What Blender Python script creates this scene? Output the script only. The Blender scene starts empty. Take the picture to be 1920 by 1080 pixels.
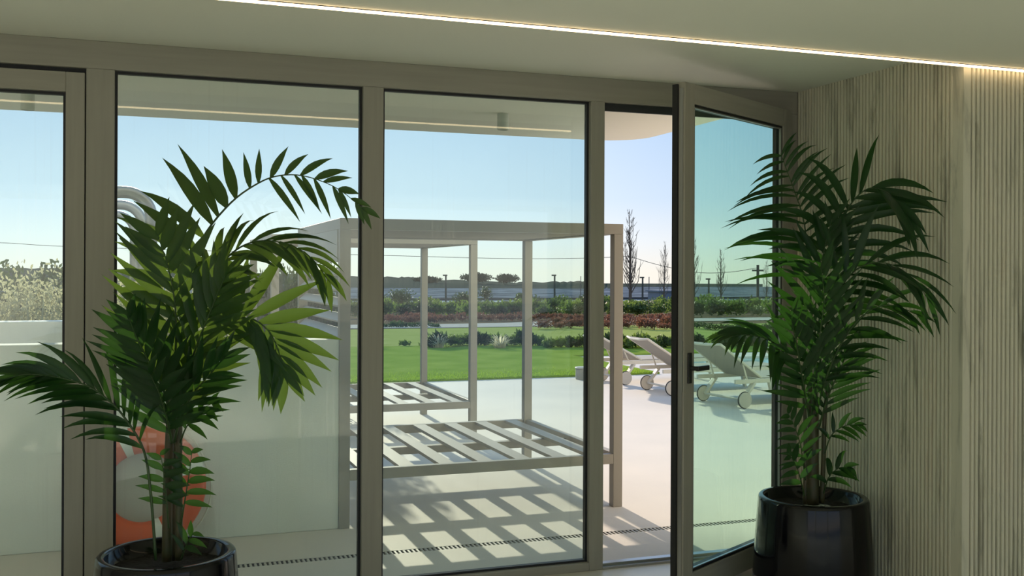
import bpy, math, random
from math import sin, cos, pi, radians as rad
from mathutils import Vector as V, Matrix
random.seed(7)
scene = bpy.context.scene
COL = scene.collection

# ------------------------------------------------------------------ camera
FPX, CY, HC = 1951.7, 510.5, 1.6
yaw, roll = rad(19.856), rad(0.2458)
FW = V((sin(yaw), cos(yaw), 0)); r0 = V((cos(yaw), -sin(yaw), 0)); u0 = V((0, 0, 1))
RT = r0*cos(roll) + u0*sin(roll); UP = u0*cos(roll) - r0*sin(roll)
CAM = V((0, 0, HC))
cd = bpy.data.cameras.new('camera'); cam = bpy.data.objects.new('camera', cd); COL.objects.link(cam)
cd.sensor_width = 36; cd.lens = FPX/1920*36; cd.shift_y = -(540-CY)/1920; cd.clip_end = 6000; cd.clip_start = .05
cam.matrix_world = Matrix(((RT.x, UP.x, -FW.x, 0), (RT.y, UP.y, -FW.y, 0), (RT.z, UP.z, -FW.z, HC), (0, 0, 0, 1)))
scene.camera = cam
def ray(x, y): return FW + (RT*(x-960) - UP*(y-CY))/FPX
def onY(x, y, Y): d = ray(x, y); return CAM + d*(Y/d.y)
def onZ(x, y, z=0.): d = ray(x, y); return CAM + d*((z-HC)/d.z)
def atD(x, y, D): return CAM + ray(x, y)*D

# ------------------------------------------------------------------ light
SUN_EL, SUN_AZ = rad(16.8), rad(2.2)          # azimuth measured from +y towards +x
w = bpy.data.worlds.new('sky'); scene.world = w; w.use_nodes = True
nt = w.node_tree; bg = nt.nodes['Background']
N_ = nt.nodes; L_ = nt.links
SD = V((sin(SUN_AZ)*cos(SUN_EL), cos(SUN_AZ)*cos(SUN_EL), sin(SUN_EL)))
tcw = N_.new('ShaderNodeTexCoord'); sx = N_.new('ShaderNodeSeparateXYZ'); L_.new(tcw.outputs['Generated'], sx.inputs[0])
rp = N_.new('ShaderNodeValToRGB'); L_.new(sx.outputs['Z'], rp.inputs[0]); e_ = rp.color_ramp.elements
e_[0].position = 0; e_[0].color = (.93, .88, .79, 1); e_[1].position = 1; e_[1].color = (.24, .41, .74, 1)
for p_, c_ in ((.03, (.80,.85,.90)), (.07, (.58,.72,.91)), (.14, (.41,.59,.86)), (.4, (.36,.55,.84))): k_ = e_.new(p_); k_.color = (*c_, 1)
dt = N_.new('ShaderNodeVectorMath'); dt.operation = 'DOT_PRODUCT'; L_.new(tcw.outputs['Generated'], dt.inputs[0]); dt.inputs[1].default_value = SD
mr = N_.new('ShaderNodeMapRange'); mr.interpolation_type = 'SMOOTHSTEP'; L_.new(dt.outputs['Value'], mr.inputs[0])
mr.inputs[1].default_value = .80; mr.inputs[2].default_value = 1.0; mr.inputs[3].default_value = 0; mr.inputs[4].default_value = .32   # aureole round the sun
gx = N_.new('ShaderNodeMix'); gx.data_type = 'RGBA'; gx.blend_type = 'ADD'; gx.inputs[7].default_value = (1, .96, .85, 1)
L_.new(mr.outputs[0], gx.inputs[0]); L_.new(rp.outputs[0], gx.inputs[6]); L_.new(gx.outputs[2], bg.inputs[0]); bg.inputs[1].default_value = 1.0
sl = bpy.data.lights.new('sun', 'SUN'); so = bpy.data.objects.new('sun', sl); COL.objects.link(so)
sl.energy = 5.9; sl.color = (1, .84, .66); sl.angle = rad(.6)
so.rotation_euler = SD.to_track_quat('Z', 'Y').to_euler(); so.location = SD*60
vs = scene.view_settings
vs.view_transform = 'Standard'; vs.look = 'None'; vs.gamma = 1; vs.use_curve_mapping = False; vs.exposure = 0.0

# ------------------------------------------------------------------ helpers
class MB:
    def __init__(s): s.v = []; s.f = []
    def add(s, vs, fs):
        n = len(s.v); s.v += [tuple(p) for p in vs]; s.f += [tuple(i+n for i in f) for f in fs]; return s
    def box(s, x0, x1, y0, y1, z0, z1):
        return s.add([(x0,y0,z0),(x1,y0,z0),(x1,y1,z0),(x0,y1,z0),(x0,y0,z1),(x1,y0,z1),(x1,y1,z1),(x0,y1,z1)],
                     [(0,3,2,1),(4,5,6,7),(0,1,5,4),(1,2,6,5),(2,3,7,6),(3,0,4,7)])
    def obox(s, o, ax, ay, az):           # oriented box: centre o, half axes
        o, ax, ay, az = V(o), V(ax), V(ay), V(az)
        vs = [o-ax-ay-az, o+ax-ay-az, o+ax+ay-az, o-ax+ay-az, o-ax-ay+az, o+ax-ay+az, o+ax+ay+az, o-ax+ay+az]
        return s.add(vs, [(0,3,2,1),(4,5,6,7),(0,1,5,4),(1,2,6,5),(2,3,7,6),(3,0,4,7)])
    def bar(s, a, b, wd, th, up=(0,0,1)):
        a, b = V(a), V(b); t = (b-a); l = t.length; t.normalize(); sd = t.cross(V(up)).normalized(); n = sd.cross(t)
        return s.obox((a+b)/2, t*l/2, sd*wd/2, n*th/2)
    def tube(s, pts, rad_, k=8, cap=True):
        pts = [V(p) for p in pts]; n = len(pts)
        rs = rad_ if isinstance(rad_, (list, tuple)) else [rad_]*n
        vs = []; ref = None
        for i, p in enumerate(pts):
            t = (pts[min(i+1, n-1)] - pts[max(i-1, 0)]).normalized()
            if ref is None: ref = V((1,0,0)) if abs(t.x) < .8 else V((0,1,0))
            a = (ref - t*ref.dot(t)).normalized(); b = t.cross(a); ref = a
            for j in range(k): vs.append(p + (a*cos(2*pi*j/k) + b*sin(2*pi*j/k))*rs[i])
        fs = [(i*k+j, i*k+(j+1) % k, (i+1)*k+(j+1) % k, (i+1)*k+j) for i in range(n-1) for j in range(k)]
        if cap: fs += [tuple(range(k))[::-1], tuple(range((n-1)*k, n*k))]
        return s.add(vs, fs)
    def lathe(s, prof, c=(0,0), k=40, z0=0.):
        n = len(prof)
        vs = [(c[0]+r*cos(2*pi*j/k), c[1]+r*sin(2*pi*j/k), z0+z) for r, z in prof for j in range(k)]
        return s.add(vs, [(i*k+j, i*k+(j+1) % k, (i+1)*k+(j+1) % k, (i+1)*k+j) for i in range(n-1) for j in range(k)])
    def cyl(s, a, b, r, k=20): return s.tube([a, b], r, k)

def mesh(name, mb, mat, smooth=False):
    m = bpy.data.meshes.new(name); m.from_pydata(mb.v, [], mb.f); m.update()
    if mat: m.materials.append(mat)
    if smooth: m.polygons.foreach_set('use_smooth', [True]*len(m.polygons))
    return m
def link(name, m, parent=None, loc=None):
    o = bpy.data.objects.new(name, m); COL.objects.link(o)
    if parent: o.parent = parent
    if loc is not None: o.location = loc
    return o
def obj(name, mb, mat, parent=None, smooth=False, bevel=0, org=None):
    if org is not None: mb.v = [(x-org[0], y-org[1], z-org[2]) for x, y, z in mb.v]
    o = link(name, mesh(name, mb, mat, smooth), parent)
    if bevel:
        b = o.modifiers.new('bevel', 'BEVEL'); b.width = bevel; b.segments = 2; b.limit_method = 'ANGLE'; b.angle_limit = rad(40)
    return o
def empty(name, loc): o = link(name, None, None, loc); o.empty_display_size = .1; return o
def tag(o, label=None, cat=None, group=None, kind=None):
    if label: o['label'] = label
    if cat: o['category'] = cat
    if group: o['group'] = group
    if kind: o['kind'] = kind
    return o
def copy_tree(o, parent=None):
    c = o.copy(); COL.objects.link(c); c.parent = parent
    for ch in list(o.children): copy_tree(ch, c)
    return c

# ------------------------------------------------------------------ materials
def mat(name, col=(.5,.5,.5), rough=.6, metal=0., spec=.5, noise=None, bump=None, coat=0., scale_vec=None):
    """noise=(colour2, scale, detail, contrast) mixes a second colour; bump=(scale, strength, distance)"""
    m = bpy.data.materials.new(name); m.use_nodes = True; t = m.node_tree; b = t.nodes['Principled BSDF']
    b.inputs['Base Color'].default_value = (*col, 1); b.inputs['Roughness'].default_value = rough
    b.inputs['Metallic'].default_value = metal; b.inputs['Specular IOR Level'].default_value = spec
    b.inputs['Coat Weight'].default_value = coat
    tc = t.nodes.new('ShaderNodeTexCoord'); mp = t.nodes.new('ShaderNodeMapping'); t.links.new(tc.outputs['Object'], mp.inputs[0])
    if scale_vec: mp.inputs['Scale'].default_value = scale_vec
    if noise:
        c2, sc, de, ct = noise
        n = t.nodes.new('ShaderNodeTexNoise'); n.inputs['Scale'].default_value = sc; n.inputs['Detail'].default_value = de
        t.links.new(mp.outputs[0], n.inputs[0])
        r = t.nodes.new('ShaderNodeValToRGB'); t.links.new(n.outputs[0], r.inputs[0])
        r.color_ramp.elements[0].position = .5-ct; r.color_ramp.elements[1].position = .5+ct
        r.color_ramp.elements[0].color = (*col, 1); r.color_ramp.elements[1].color = (*c2, 1)
        t.links.new(r.outputs[0], b.inputs['Base Color'])
    if bump:
        n2 = t.nodes.new('ShaderNodeTexNoise'); n2.inputs['Scale'].default_value = bump[0]; n2.inputs['Detail'].default_value = 5
        t.links.new(mp.outputs[0], n2.inputs[0])
        bp = t.nodes.new('ShaderNodeBump'); bp.inputs['Strength'].default_value = bump[1]; bp.inputs['Distance'].default_value = bump[2]
        t.links.new(n2.outputs[0], bp.inputs['Height']); t.links.new(bp.outputs[0], b.inputs['Normal'])
    return m
def glass_mat(name, tint, dirt=.03, streak=0.):
    m = bpy.data.materials.new(name); m.use_nodes = True; t = m.node_tree; N = t.nodes; L = t.links
    N.remove(N['Principled BSDF']); out = N['Material Output']
    tr = N.new('ShaderNodeBsdfTransparent'); tr.inputs[0].default_value = (*tint, 1)
    gl = N.new('ShaderNodeBsdfGlossy'); gl.inputs['Roughness'].default_value = 0.02
    fr = N.new('ShaderNodeFresnel'); 
    ge = N.new('ShaderNodeNewGeometry'); io = N.new('ShaderNodeMapRange'); io.inputs[3].default_value = 1.58; io.inputs[4].default_value = 1/1.58
    L.new(ge.outputs['Backfacing'], io.inputs[0]); L.new(io.outputs[0], fr.inputs[0])
    mx = N.new('ShaderNodeMixShader'); L.new(fr.outputs[0], mx.inputs[0]); L.new(tr.outputs[0], mx.inputs[1]); L.new(gl.outputs[0], mx.inputs[2])
    # dried rain marks and dust: thin scattering film
    tl = N.new('ShaderNodeBsdfTranslucent'); tl.inputs[0].default_value = (.8,.82,.8,1)
    tc = N.new('ShaderNodeTexCoord'); mp = N.new('ShaderNodeMapping'); mp.inputs['Scale'].default_value = (1.2, 1.2, .9)
    L.new(tc.outputs['Object'], mp.inputs[0])
    n1 = N.new('ShaderNodeTexNoise'); n1.inputs['Scale'].default_value = 1.6; n1.inputs['Detail'].default_value = 6; L.new(mp.outputs[0], n1.inputs[0])
    mp2 = N.new('ShaderNodeMapping'); mp2.inputs['Scale'].default_value = (60, 1, .9); L.new(tc.outputs['Object'], mp2.inputs[0])
    n2 = N.new('ShaderNodeTexNoise'); n2.inputs['Scale'].default_value = 1.; n2.inputs['Detail'].default_value = 3; L.new(mp2.outputs[0], n2.inputs[0])
    a = N.new('ShaderNodeMapRange'); a.inputs[1].default_value = .35; a.inputs[2].default_value = .75; a.inputs[3].default_value = dirt*.3; a.inputs[4].default_value = dirt*1.8
    L.new(n1.outputs[0], a.inputs[0])
    b = N.new('ShaderNodeMapRange'); b.inputs[1].default_value = .58; b.inputs[2].default_value = .8; b.inputs[3].default_value = 0; b.inputs[4].default_value = streak
    L.new(n2.outputs[0], b.inputs[0])
    ad = N.new('ShaderNodeMath'); ad.operation = 'ADD'; L.new(a.outputs[0], ad.inputs[0]); L.new(b.outputs[0], ad.inputs[1])
    m2 = N.new('ShaderNodeMixShader'); L.new(ad.outputs[0], m2.inputs[0]); L.new(mx.outputs[0], m2.inputs[1]); L.new(tl.outputs[0], m2.inputs[2])
    L.new(m2.outputs[0], out.inputs[0]); return m
def leaf_mat(name, col, trans, fac=.45, rough=.35, noise=None, spec=.5):
    m = mat(name, col, rough, noise=noise, spec=spec); t = m.node_tree; b = t.nodes['Principled BSDF']; out = t.nodes['Material Output']
    tl = t.nodes.new('ShaderNodeBsdfTranslucent'); tl.inputs[0].default_value = (*trans, 1)
    mx = t.nodes.new('ShaderNodeMixShader'); mx.inputs[0].default_value = fac
    t.links.new(b.outputs[0], mx.inputs[1]); t.links.new(tl.outputs[0], mx.inputs[2]); t.links.new(mx.outputs[0], out.inputs[0]); return m
def emit_mat(name, col, s):
    m = mat(name, col); b = m.node_tree.nodes['Principled BSDF']
    b.inputs['Emission Color'].default_value = (*col, 1); b.inputs['Emission Strength'].default_value = s; return m

M = dict(
 frame=mat('taupe_metal', (.30,.285,.235), .42, .0, noise=((.35,.33,.275), 1., 6, .25), scale_vec=(40, 40, 2)),
 frameh=mat('taupe_metal_header', (.30,.285,.235), .42, .0, noise=((.35,.33,.275), 1., 6, .25), scale_vec=(2, 40, 40)),
 gasket=mat('black_rubber', (.012,.012,.013), .5),
 seam=mat('dark_rebate', (.03,.032,.036), .45),
 steel=mat('brushed_steel', (.42,.42,.42), .3, .9),
 black=mat('black_metal', (.015,.015,.016), .35),
 glass=glass_mat('clear_glass', (.87,.955,.935), .010, .022),
 glassh=glass_mat('dusty_glass', (.87,.955,.935), .026, .03),
 glassd=glass_mat('green_tinted_glass', (.80,.97,.885), .006, 0.),
 plaster=mat('ceiling_plaster', (.74,.745,.65), .75, bump=(60, .06, .01)),
 canopy=mat('canopy_plaster', (.90,.84,.74), .8, bump=(40, .08, .01)),
 white=mat('white_render', (.86,.86,.81), .85, noise=((.80,.80,.75), 2.5, 8, .2), bump=(120, .12, .01)),
 floor=mat('polished_floor', (.68,.64,.56), .28, noise=((.62,.58,.51), 3, 6, .2)),
 terrace=mat('terrace_concrete', (.72,.66,.59), .7, spec=.2, noise=((.65,.605,.55), 1.1, 9, .22), bump=(50, .1, .01)),
 soil=mat('soil', (.02,.015,.01), .95, bump=(60, .8, .03)),
 pot=mat('black_gloss_lacquer', (.004,.004,.005), .09, spec=.35),
 pergola=mat('pergola_paint', (.30,.265,.222), .45, .0, bump=(200, .03, .002)),
 tube=mat('galvanised_tube', (.30,.31,.32), .4, .5),
 orange=mat('orange_plastic', (.80,.13,.04), .45), band=mat('white_band', (.82,.82,.78), .5), rope=mat('rope', (.7,.68,.6), .9),
 sling=mat('taupe_sling', (.36,.33,.29), .8, bump=(300, .3, .004)),
 lframe=mat('lounger_frame', (.60,.56,.48), .45), wheel=mat('wheel_disc', (.52,.48,.42), .5), tyre=mat('tyre', (.02,.02,.02), .7),
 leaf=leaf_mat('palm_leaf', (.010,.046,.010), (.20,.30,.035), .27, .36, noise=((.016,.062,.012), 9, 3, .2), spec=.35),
 leaf2=leaf_mat('palm_leaf_shaded', (.007,.032,.008), (.07,.18,.02), .20, .30, noise=((.011,.045,.011), 9, 3, .2), spec=.3),  # darker copy of the palm leaf: shade of less lit fronds put into colour
 rachis=mat('palm_rachis', (.035,.075,.02), .4), stem=mat('palm_stem', (.045,.06,.022), .45, noise=((.09,.06,.03), 14, 5, .2)),
 lawn=leaf_mat('lawn', (.22,.34,.05), (.26,.38,.05), .15, .9, noise=((.34,.44,.09), 1.6, 12, .22), spec=0.),
 lawnf=leaf_mat('dry_lawn', (.33,.39,.11), (.3,.36,.08), .15, .9, noise=((.40,.44,.15), 1.2, 10, .2), spec=0.),
 blade=leaf_mat('grass_blade', (.15,.27,.03), (.32,.48,.05), .5, .7, spec=.1),
 hedge=leaf_mat('hedge_leaf', (.06,.11,.03), (.22,.32,.06), .4, .6, noise=((.10,.15,.04), 2, 3, .2)),
 dkhedge=leaf_mat('dark_hedge_leaf', (.03,.055,.022), (.09,.15,.04), .35, .6),
 red=leaf_mat('red_shrub_leaf', (.13,.06,.045), (.26,.11,.07), .35, .6, noise=((.10,.07,.035), 3, 3, .2)),
 reed=leaf_mat('dry_reed', (.34,.32,.20), (.62,.58,.36), .5, .7, noise=((.20,.24,.12), 1.5, 3, .2)),
 plume=leaf_mat('pale_plume', (.55,.5,.36), (.85,.8,.6), .55, .8),
 bark=mat('bare_bark', (.12,.095,.075), .8), pine=leaf_mat('pine_needles', (.028,.045,.026), (.05,.08,.03), .25, .8),
 gravel=mat('pale_gravel', (.62,.57,.48), .9, spec=0., noise=((.5,.46,.4), 6, 6, .2)), earth=mat('garden_earth', (.16,.12,.08), .95, spec=0., noise=((.22,.17,.1), 1.2, 6, .2)),
 field=mat('field_ground', (.13,.17,.06), .95, spec=0., noise=((.2,.2,.1), .08, 8, .2)), marsh=mat('salt_marsh', (.085,.10,.115), .9, spec=0., noise=((.24,.27,.30), .14, 9, .12)),
 hill=mat('scrub_hill', (.055,.065,.055), .95, spec=0., noise=((.10,.11,.085), .012, 8, .2)), water=mat('river_water', (.16,.22,.28), .10, spec=.8, bump=(.35, .25, .3)),
 pool=mat('pool_water', (.35,.62,.66), .05, spec=.8, bump=(3, .15, .05)), tile=mat('pool_tile', (.55,.72,.74), .4), lamp=mat('lamp_paint', (.60,.58,.52), .5),
 post=mat('dark_post', (.05,.05,.05), .6), led=emit_mat('led_diffuser', (1, .72, .42), 7.0), alu=mat('led_profile', (.05,.045,.04), .5),
 grate=mat('grate', (.50,.47,.42), .55), drain=mat('drain_dark', (.015,.015,.015), .8), blue=mat('blue_grey_panel', (.16,.19,.26), .7),
 slotf=mat('louvre_paint', (.40,.39,.36), .5))

# fluted stone: vertical ribs are geometry, veins are colour
def stone():
    m = mat('fluted_stone', (.36,.345,.26), .7, bump=(90, .12, .004)); t = m.node_tree; N = t.nodes; L = t.links; b = N['Principled BSDF']
    tc = N.new('ShaderNodeTexCoord'); mp = N.new('ShaderNodeMapping'); mp.inputs['Scale'].default_value = (9, 9, 1.1); mp.inputs['Rotation'].default_value = (.10, .10, 0)
    L.new(tc.outputs['Object'], mp.inputs[0])
    n = N.new('ShaderNodeTexNoise'); n.inputs['Scale'].default_value = 1.3; n.inputs['Detail'].default_value = 9; n.inputs['Roughness'].default_value = .62; n.inputs['Distortion'].default_value = .5
    L.new(mp.outputs[0], n.inputs[0])
    r = N.new('ShaderNodeValToRGB'); L.new(n.outputs[0], r.inputs[0]); e = r.color_ramp.elements
    e[0].position = .30; e[0].color = (.29,.28,.21, 1); e[1].position = .46; e[1].color = (.63,.605,.475, 1)
    k = e.new(.62); k.color = (.67,.635,.50, 1); k = e.new(.78); k.color = (.59,.52,.39, 1)
    L.new(r.outputs[0], b.inputs['Base Color']); return m
M['stone'] = stone()

# ------------------------------------------------------------------ room shell
Y0, X0 = 5.106, 3.609
ZC1, ZC2 = 2.648, 2.565
def struct(name, mb, m, **k): return tag(obj(name, mb, m, **k), kind='structure')
struct('floor', MB().box(-6, 6, -4.2, Y0+.0, -.2, 0), M['floor'])
struct('ceiling', MB().box(-6, X0+.3, 3.86, 5.3, ZC1, 3.0), M['plaster'])
struct('ceiling_near', MB().box(-6, 6, -4.2, 3.79, ZC2, 3.0), M['plaster'])
struct('wall_left', MB().box(-6.2, -6, -4.2, 5.3, -.2, 3), M['white'])
struct('wall_far', MB().box(-6, -1.46, Y0, Y0+.2, 0, ZC1), M['white'])
bw = MB()
for x0, x1 in ((-6, -5.8), (-2.1, -1.9), (1.9, 2.1), (5.8, 6)): bw.box(x0, x1, -4.2, -4, 0, 2.6)
bw.box(-6, 6, -4.2, -4, 2.5, 3.0)
struct('wall_back', bw, M['white'])

def fluted(n, pitch, depth):      # profile (u along wall, d out of wall)
    pr = []
    for i in range(n):
        u = i*pitch
        pr += [(u, 0), (u+.24*pitch, 0), (u+.32*pitch, .75*depth), (u+.42*pitch, .96*depth), (u+.62*pitch, depth), (u+.82*pitch, .96*depth), (u+.92*pitch, .75*depth)]
    pr.append((n*pitch, 0)); return pr
FL = .026
def extr(pts, z0, z1):
    n = len(pts); v = [(x, y, z0) for x, y in pts] + [(x, y, z1) for x, y in pts]
    return MB().add(v, [(i, i+1, n+i+1, n+i) for i in range(n-1)])
YC = 3.83
sidew = [(X0-d, Y0+.08-u) for u, d in fluted(50, FL, .016)]
last = sidew[-1][1]
sidew += [(X0-.013, last), (X0-.013, YC-.011)]
frontw = [(X0-.013, YC-.011), (X0+.03, YC-.011), (X0+.03, YC)] + [(X0+.03+u, YC-d) for u, d in fluted(90, FL, .016)]
struct('wall_right', extr(sidew, 0, 2.75), M['stone'])
struct('wall_right_return', extr(frontw, 0, 2.75), M['stone'])
struct('wall_right_core', MB().box(X0+.002, 6.2, YC+.002, 5.3, 0, 3.0), M['white'])
struct('wall_side', MB().box(6.0, 6.2, -4.2, YC, -.2, 3), M['white'])
# light line in the ceiling joint
ls = empty('led_strip', (0, 3.795, ZC2))
obj('profile', MB().box(-6, 6, 3.786, 3.80, ZC2-.003, ZC2+.03), M['alu'], ls, org=ls.location)
obj('diffuser', MB().box(-6, 6, 3.788, 3.799, ZC2-.011, ZC2-.003), M['led'], ls, org=ls.location)
tag(ls, 'thin warm LED light line running along the ceiling joint', 'light')
# added ceiling spots, unseen outside the view, that brighten the room
for i, (lx, ly) in enumerate([(x, y) for y in (1.1, -1.0, -3.0) for x in (-4.2, -1.4, 1.4, 4.2)]):
    t = empty('fill_light', (lx, ly, ZC2))
    obj('trim_ring', MB().lathe([(.075, 0), (.075, -.006), (.055, -.006), (.050, .0)], k=24), M['white'], t, smooth=True)
    lp = bpy.data.lights.new('fill_spot', 'SPOT'); lo = bpy.data.objects.new('fill_spot', lp); COL.objects.link(lo); lo.parent = t; lo.location = (0, 0, -.02)
    lp.energy = {-4.2: 150, -1.4: 130, 1.4: 95, 4.2: 80}[lx]; lp.spot_size = rad(112); lp.spot_blend = .5; lp.shadow_soft_size = .05; lp.color = (.94, 1, .85)
    tag(t, 'added unseen ceiling fill light brightening the room from outside the picture', 'light', 'added fill lights')

# ------------------------------------------------------------------ glazed wall
YI, YO, YG = Y0, Y0+.075, Y0+.045
wn = empty('window_1', (0, Y0, 0)); tag(wn, kind='structure')
def part(name, mb, m, parent, org, **k): return obj(name, mb, m, parent, org=org, **k)
O = wn.location
part('header', MB().box(-1.46, X0-.008, YI, YO, 2.52, ZC1), M['frameh'], wn, O, bevel=.003)
for x0, x1 in ((-1.46, -1.355), (-.217, -.095), (1.056, 1.159), (2.291, 2.372), (3.525, X0-.008)):
    part('mullion', MB().box(x0, x1, YI-.001, YO, 0, 2.52), M['frame'], wn, O, bevel=.003)
def gasket_ring(x0, x1, z0, z1, y, wd, th=.03):
    return MB().box(x0, x1, y-th/2, y+th/2, z1-wd, z1).box(x0, x1, y-th/2, y+th/2, z0, z0+wd).box(x0, x0+wd, y-th/2, y+th/2, z0+wd, z1-wd).box(x1-wd, x1, y-th/2, y+th/2, z0+wd, z1-wd)
for x0, x1 in ((-.095, 1.056), (1.159, 2.291)):
    part('sill_rail', MB().box(x0, x1, YI, YO, 0, .043), M['frameh'], wn, O, bevel=.003)
    p = part('pane', MB().box(x0+.008, x1-.008, YG-.004, YG+.004, .05, 2.512), M['glassh' if x0 < 0 else 'glass'], wn, O)
    part('gasket', gasket_ring(x0, x1, .043, 2.52, YG, .012), M['gasket'], p, O)
# door rebate and threshold
part('rebate', MB().box(2.372, 3.525, YI+.035, YI+.05, 2.478, 2.52), M['seam'], wn, O)
part('rebate', MB().box(3.505, 3.525, YI+.035, YI+.05, .02, 2.478), M['seam'], wn, O)
part('threshold', MB().box(2.372, 3.525, YI, YO+.04, 0, .012).box(2.372, 3.525, YI+.03, YI+.045, .012, .024), M['steel'], wn, O)
for z in (2.28, 1.62, .62, .10, .055, .02): part('strike_plate', MB().box(2.371, 2.377, YI+.02, YI+.035, z-.012, z+.012), M['black'], wn, O)

# closed leaf at the left
d2 = empty('door_2', (-.222, Y0, 0)); tag(d2, kind='structure'); O2 = d2.location
YD = YI-.004
for x0, x1 in ((-.302, -.222), (-1.35, -1.268)): part('stile', MB().box(x0, x1, YD, YO-.005, .015, 2.497), M['frame'], d2, O2, bevel=.003)
for z0, z1 in ((2.408, 2.497), (.015, .11)): part('rail', MB().box(-1.268, -.302, YD, YO-.005, z0, z1), M['frameh'], d2, O2, bevel=.003)
part('rebate', MB().box(-1.355, -.217, YI+.03, YI+.05, 2.497, 2.52).box(-.222, -.217, YI+.03, YI+.05, 0, 2.5), M['gasket'], d2, O2)
p = part('pane', MB().box(-1.26, -.31, YG-.004, YG+.004, .115, 2.4), M['glassh'], d2, O2)
part('gasket', gasket_ring(-1.268, -.302, .11, 2.408, YG, .012), M['gasket'], p, O2)

# open leaf, swung into the room; local: x from hinge towards free edge, y = thickness towards room
HX, HY, ANG, LW = 3.500, 5.085, rad(30), 1.17
d1 = empty('door_1', (HX, HY, 0)); tag(d1, kind='structure'); d1.rotation_euler.z = ANG
def dl(name, mb, m, parent=None, **k): return obj(name, mb, m, parent or d1, **k)
# in local space the leaf runs along -x
ST = .092
dl('stile', MB().box(-LW, -LW+ST, -.035, .035, .012, 2.53), M['frame'], bevel=.003)
dl('stile', MB().box(-ST, 0, -.035, .035, .012, 2.53), M['frame'], bevel=.003)
dl('rail', MB().box(-LW+ST, -ST, -.035, .035, 2.432, 2.53), M['frameh'], bevel=.003)
dl('rail', MB().box(-LW+ST, -ST, -.035, .035, .012, .125), M['frameh'], bevel=.003)
p = dl('pane', MB().box(-LW+ST+.005, -ST-.005, -.005, .005, .13, 2.427), M['glassd'])
g = gasket_ring(-LW+ST, -ST, .125, 2.432, 0, .012, .05); dl('gasket', g, M['gasket'], p)
dl('glazing_bead', gasket_ring(-LW+ST+.012, -ST-.012, .137, 2.42, -.02, .006, .012), M['steel'], p)
dl('edge_seal', MB().box(-LW-.012, -LW, .0, .03, .02, 2.52), M['gasket'])
dl('lock_strip', MB().box(-LW-.004, -LW, -.025, -.005, .05, 2.5), M['steel'])
dl('lock_case', MB().box(-LW-.009, -LW, -.03, -.008, 1.02, 1.27), M['steel'])
h = dl('handle', MB().box(-LW+.03, -LW+.062, -.045, -.035, 1.06, 1.21).cyl((-LW+.046, -.045, 1.135), (-LW+.046, -.085, 1.135), .011).box(-LW+.036, -LW+.145, -.095, -.077, 1.123, 1.147), M['black'], bevel=.003)
for z in (.3, 1.25, 2.25): dl('hinge', MB().cyl((.012, -.02, z-.06), (.012, -.02, z+.06), .011, 14), M['steel'])

# ------------------------------------------------------------------ outdoors: canopy, terrace, drain
cv = [(-9, 5.2), (3.57, 5.2), (3.57, 6.85)]
for i in range(1, 9): a = i/8*pi/2; cv.append((3.57-.33*(1-cos(a)), 6.85+.33*sin(a)))
cv.append((-9, 7.18)); n = len(cv)
cm = MB().add([(x, y, 2.60) for x, y in cv] + [(x, y, 2.95) for x, y in cv], [tuple(range(n))[::-1], tuple(range(n, 2*n))] + [(i, (i+1) % n, n+(i+1) % n, n+i) for i in range(n)])
struct('canopy', cm, M['canopy'])
struct('wall_facade', MB().box(-12, 16, 5.2, 5.3, 2.95, 8.5).box(6.2, 16, 5.2, 5.3, 0, 2.95), M['white'])
struct('ground_back', MB().box(-30, 30, -40, -4.2, -.25, -.02), M['terrace'])
def spot(px, py, label):
    q = onZ(px, py, 2.6); t = empty('ceiling_spotlight', q)
    obj('housing', MB().lathe([(.036, -.001), (.036, -.10), (.030, -.104), (.030, -.09)], k=24), M['lamp'], t, smooth=True)
    obj('lens', MB().lathe([(.030, -.092), (0.001, -.092)], k=24), M['black'], t)
    tag(t, label, 'light', 'surface spotlights under the canopy')
spot(943, 213, 'small cylindrical spotlight under canopy above the slatted day bed')
spot(52, 172, 'small cylindrical spotlight under canopy at far left pane')

YD1, YD2 = 5.775, 5.845
struct('terrace', MB().box(-12, 18, Y0, YD1, -.2, 0).box(-12, 18, YD2, 14.7, -.2, 0).box(7.8, 9.2, 14.7, 18.2, -.2, 0).box(9.2, 18, 14.7, 15.3, -.2, 0).box(9.2, 18, 17.3, 18.2, -.2, 0), M['terrace'])
dr = empty('drain_channel', (0, 5.81, 0))
obj('channel', MB().box(-9, 10, YD1, YD2, -.12, -.06).box(-9, 10, YD1, YD1+.004, -.06, -.002).box(-9, 10, YD2-.004, YD2, -.06, -.002), M['drain'], dr, org=dr.location)
gm = MB()
for i in range(480): x = -3+i*.026; gm.box(x, x+.012, YD1+.004, YD2-.004, -.012, -.001)
tag(obj('grate', gm, M['grate'], dr, org=dr.location), kind='stuff')
tag(dr, 'slotted linear drain grate running across the terrace', 'drain')
pw = empty('pool', (12, 16.3, 0)); 
obj('basin', MB().box(9.2, 18, 15.3, 17.3, -1.2, -.3), M['tile'], pw, org=pw.location)
obj('water', MB().box(9.2, 18, 15.3, 17.3, -.3, -.04), M['pool'], pw, org=pw.location)
tag(pw, 'pale turquoise swimming pool beyond the sun loungers', 'pool')

# white planter walls
struct('wall_garden', MB().box(-9, 1.19, 6.45, 6.62, 0, 1.178), M['white'], bevel=.006)
struct('wall_garden_rear', MB().box(-9, .15, 8.0, 8.2, 0, 1.24), M['white'], bevel=.006)

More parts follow.
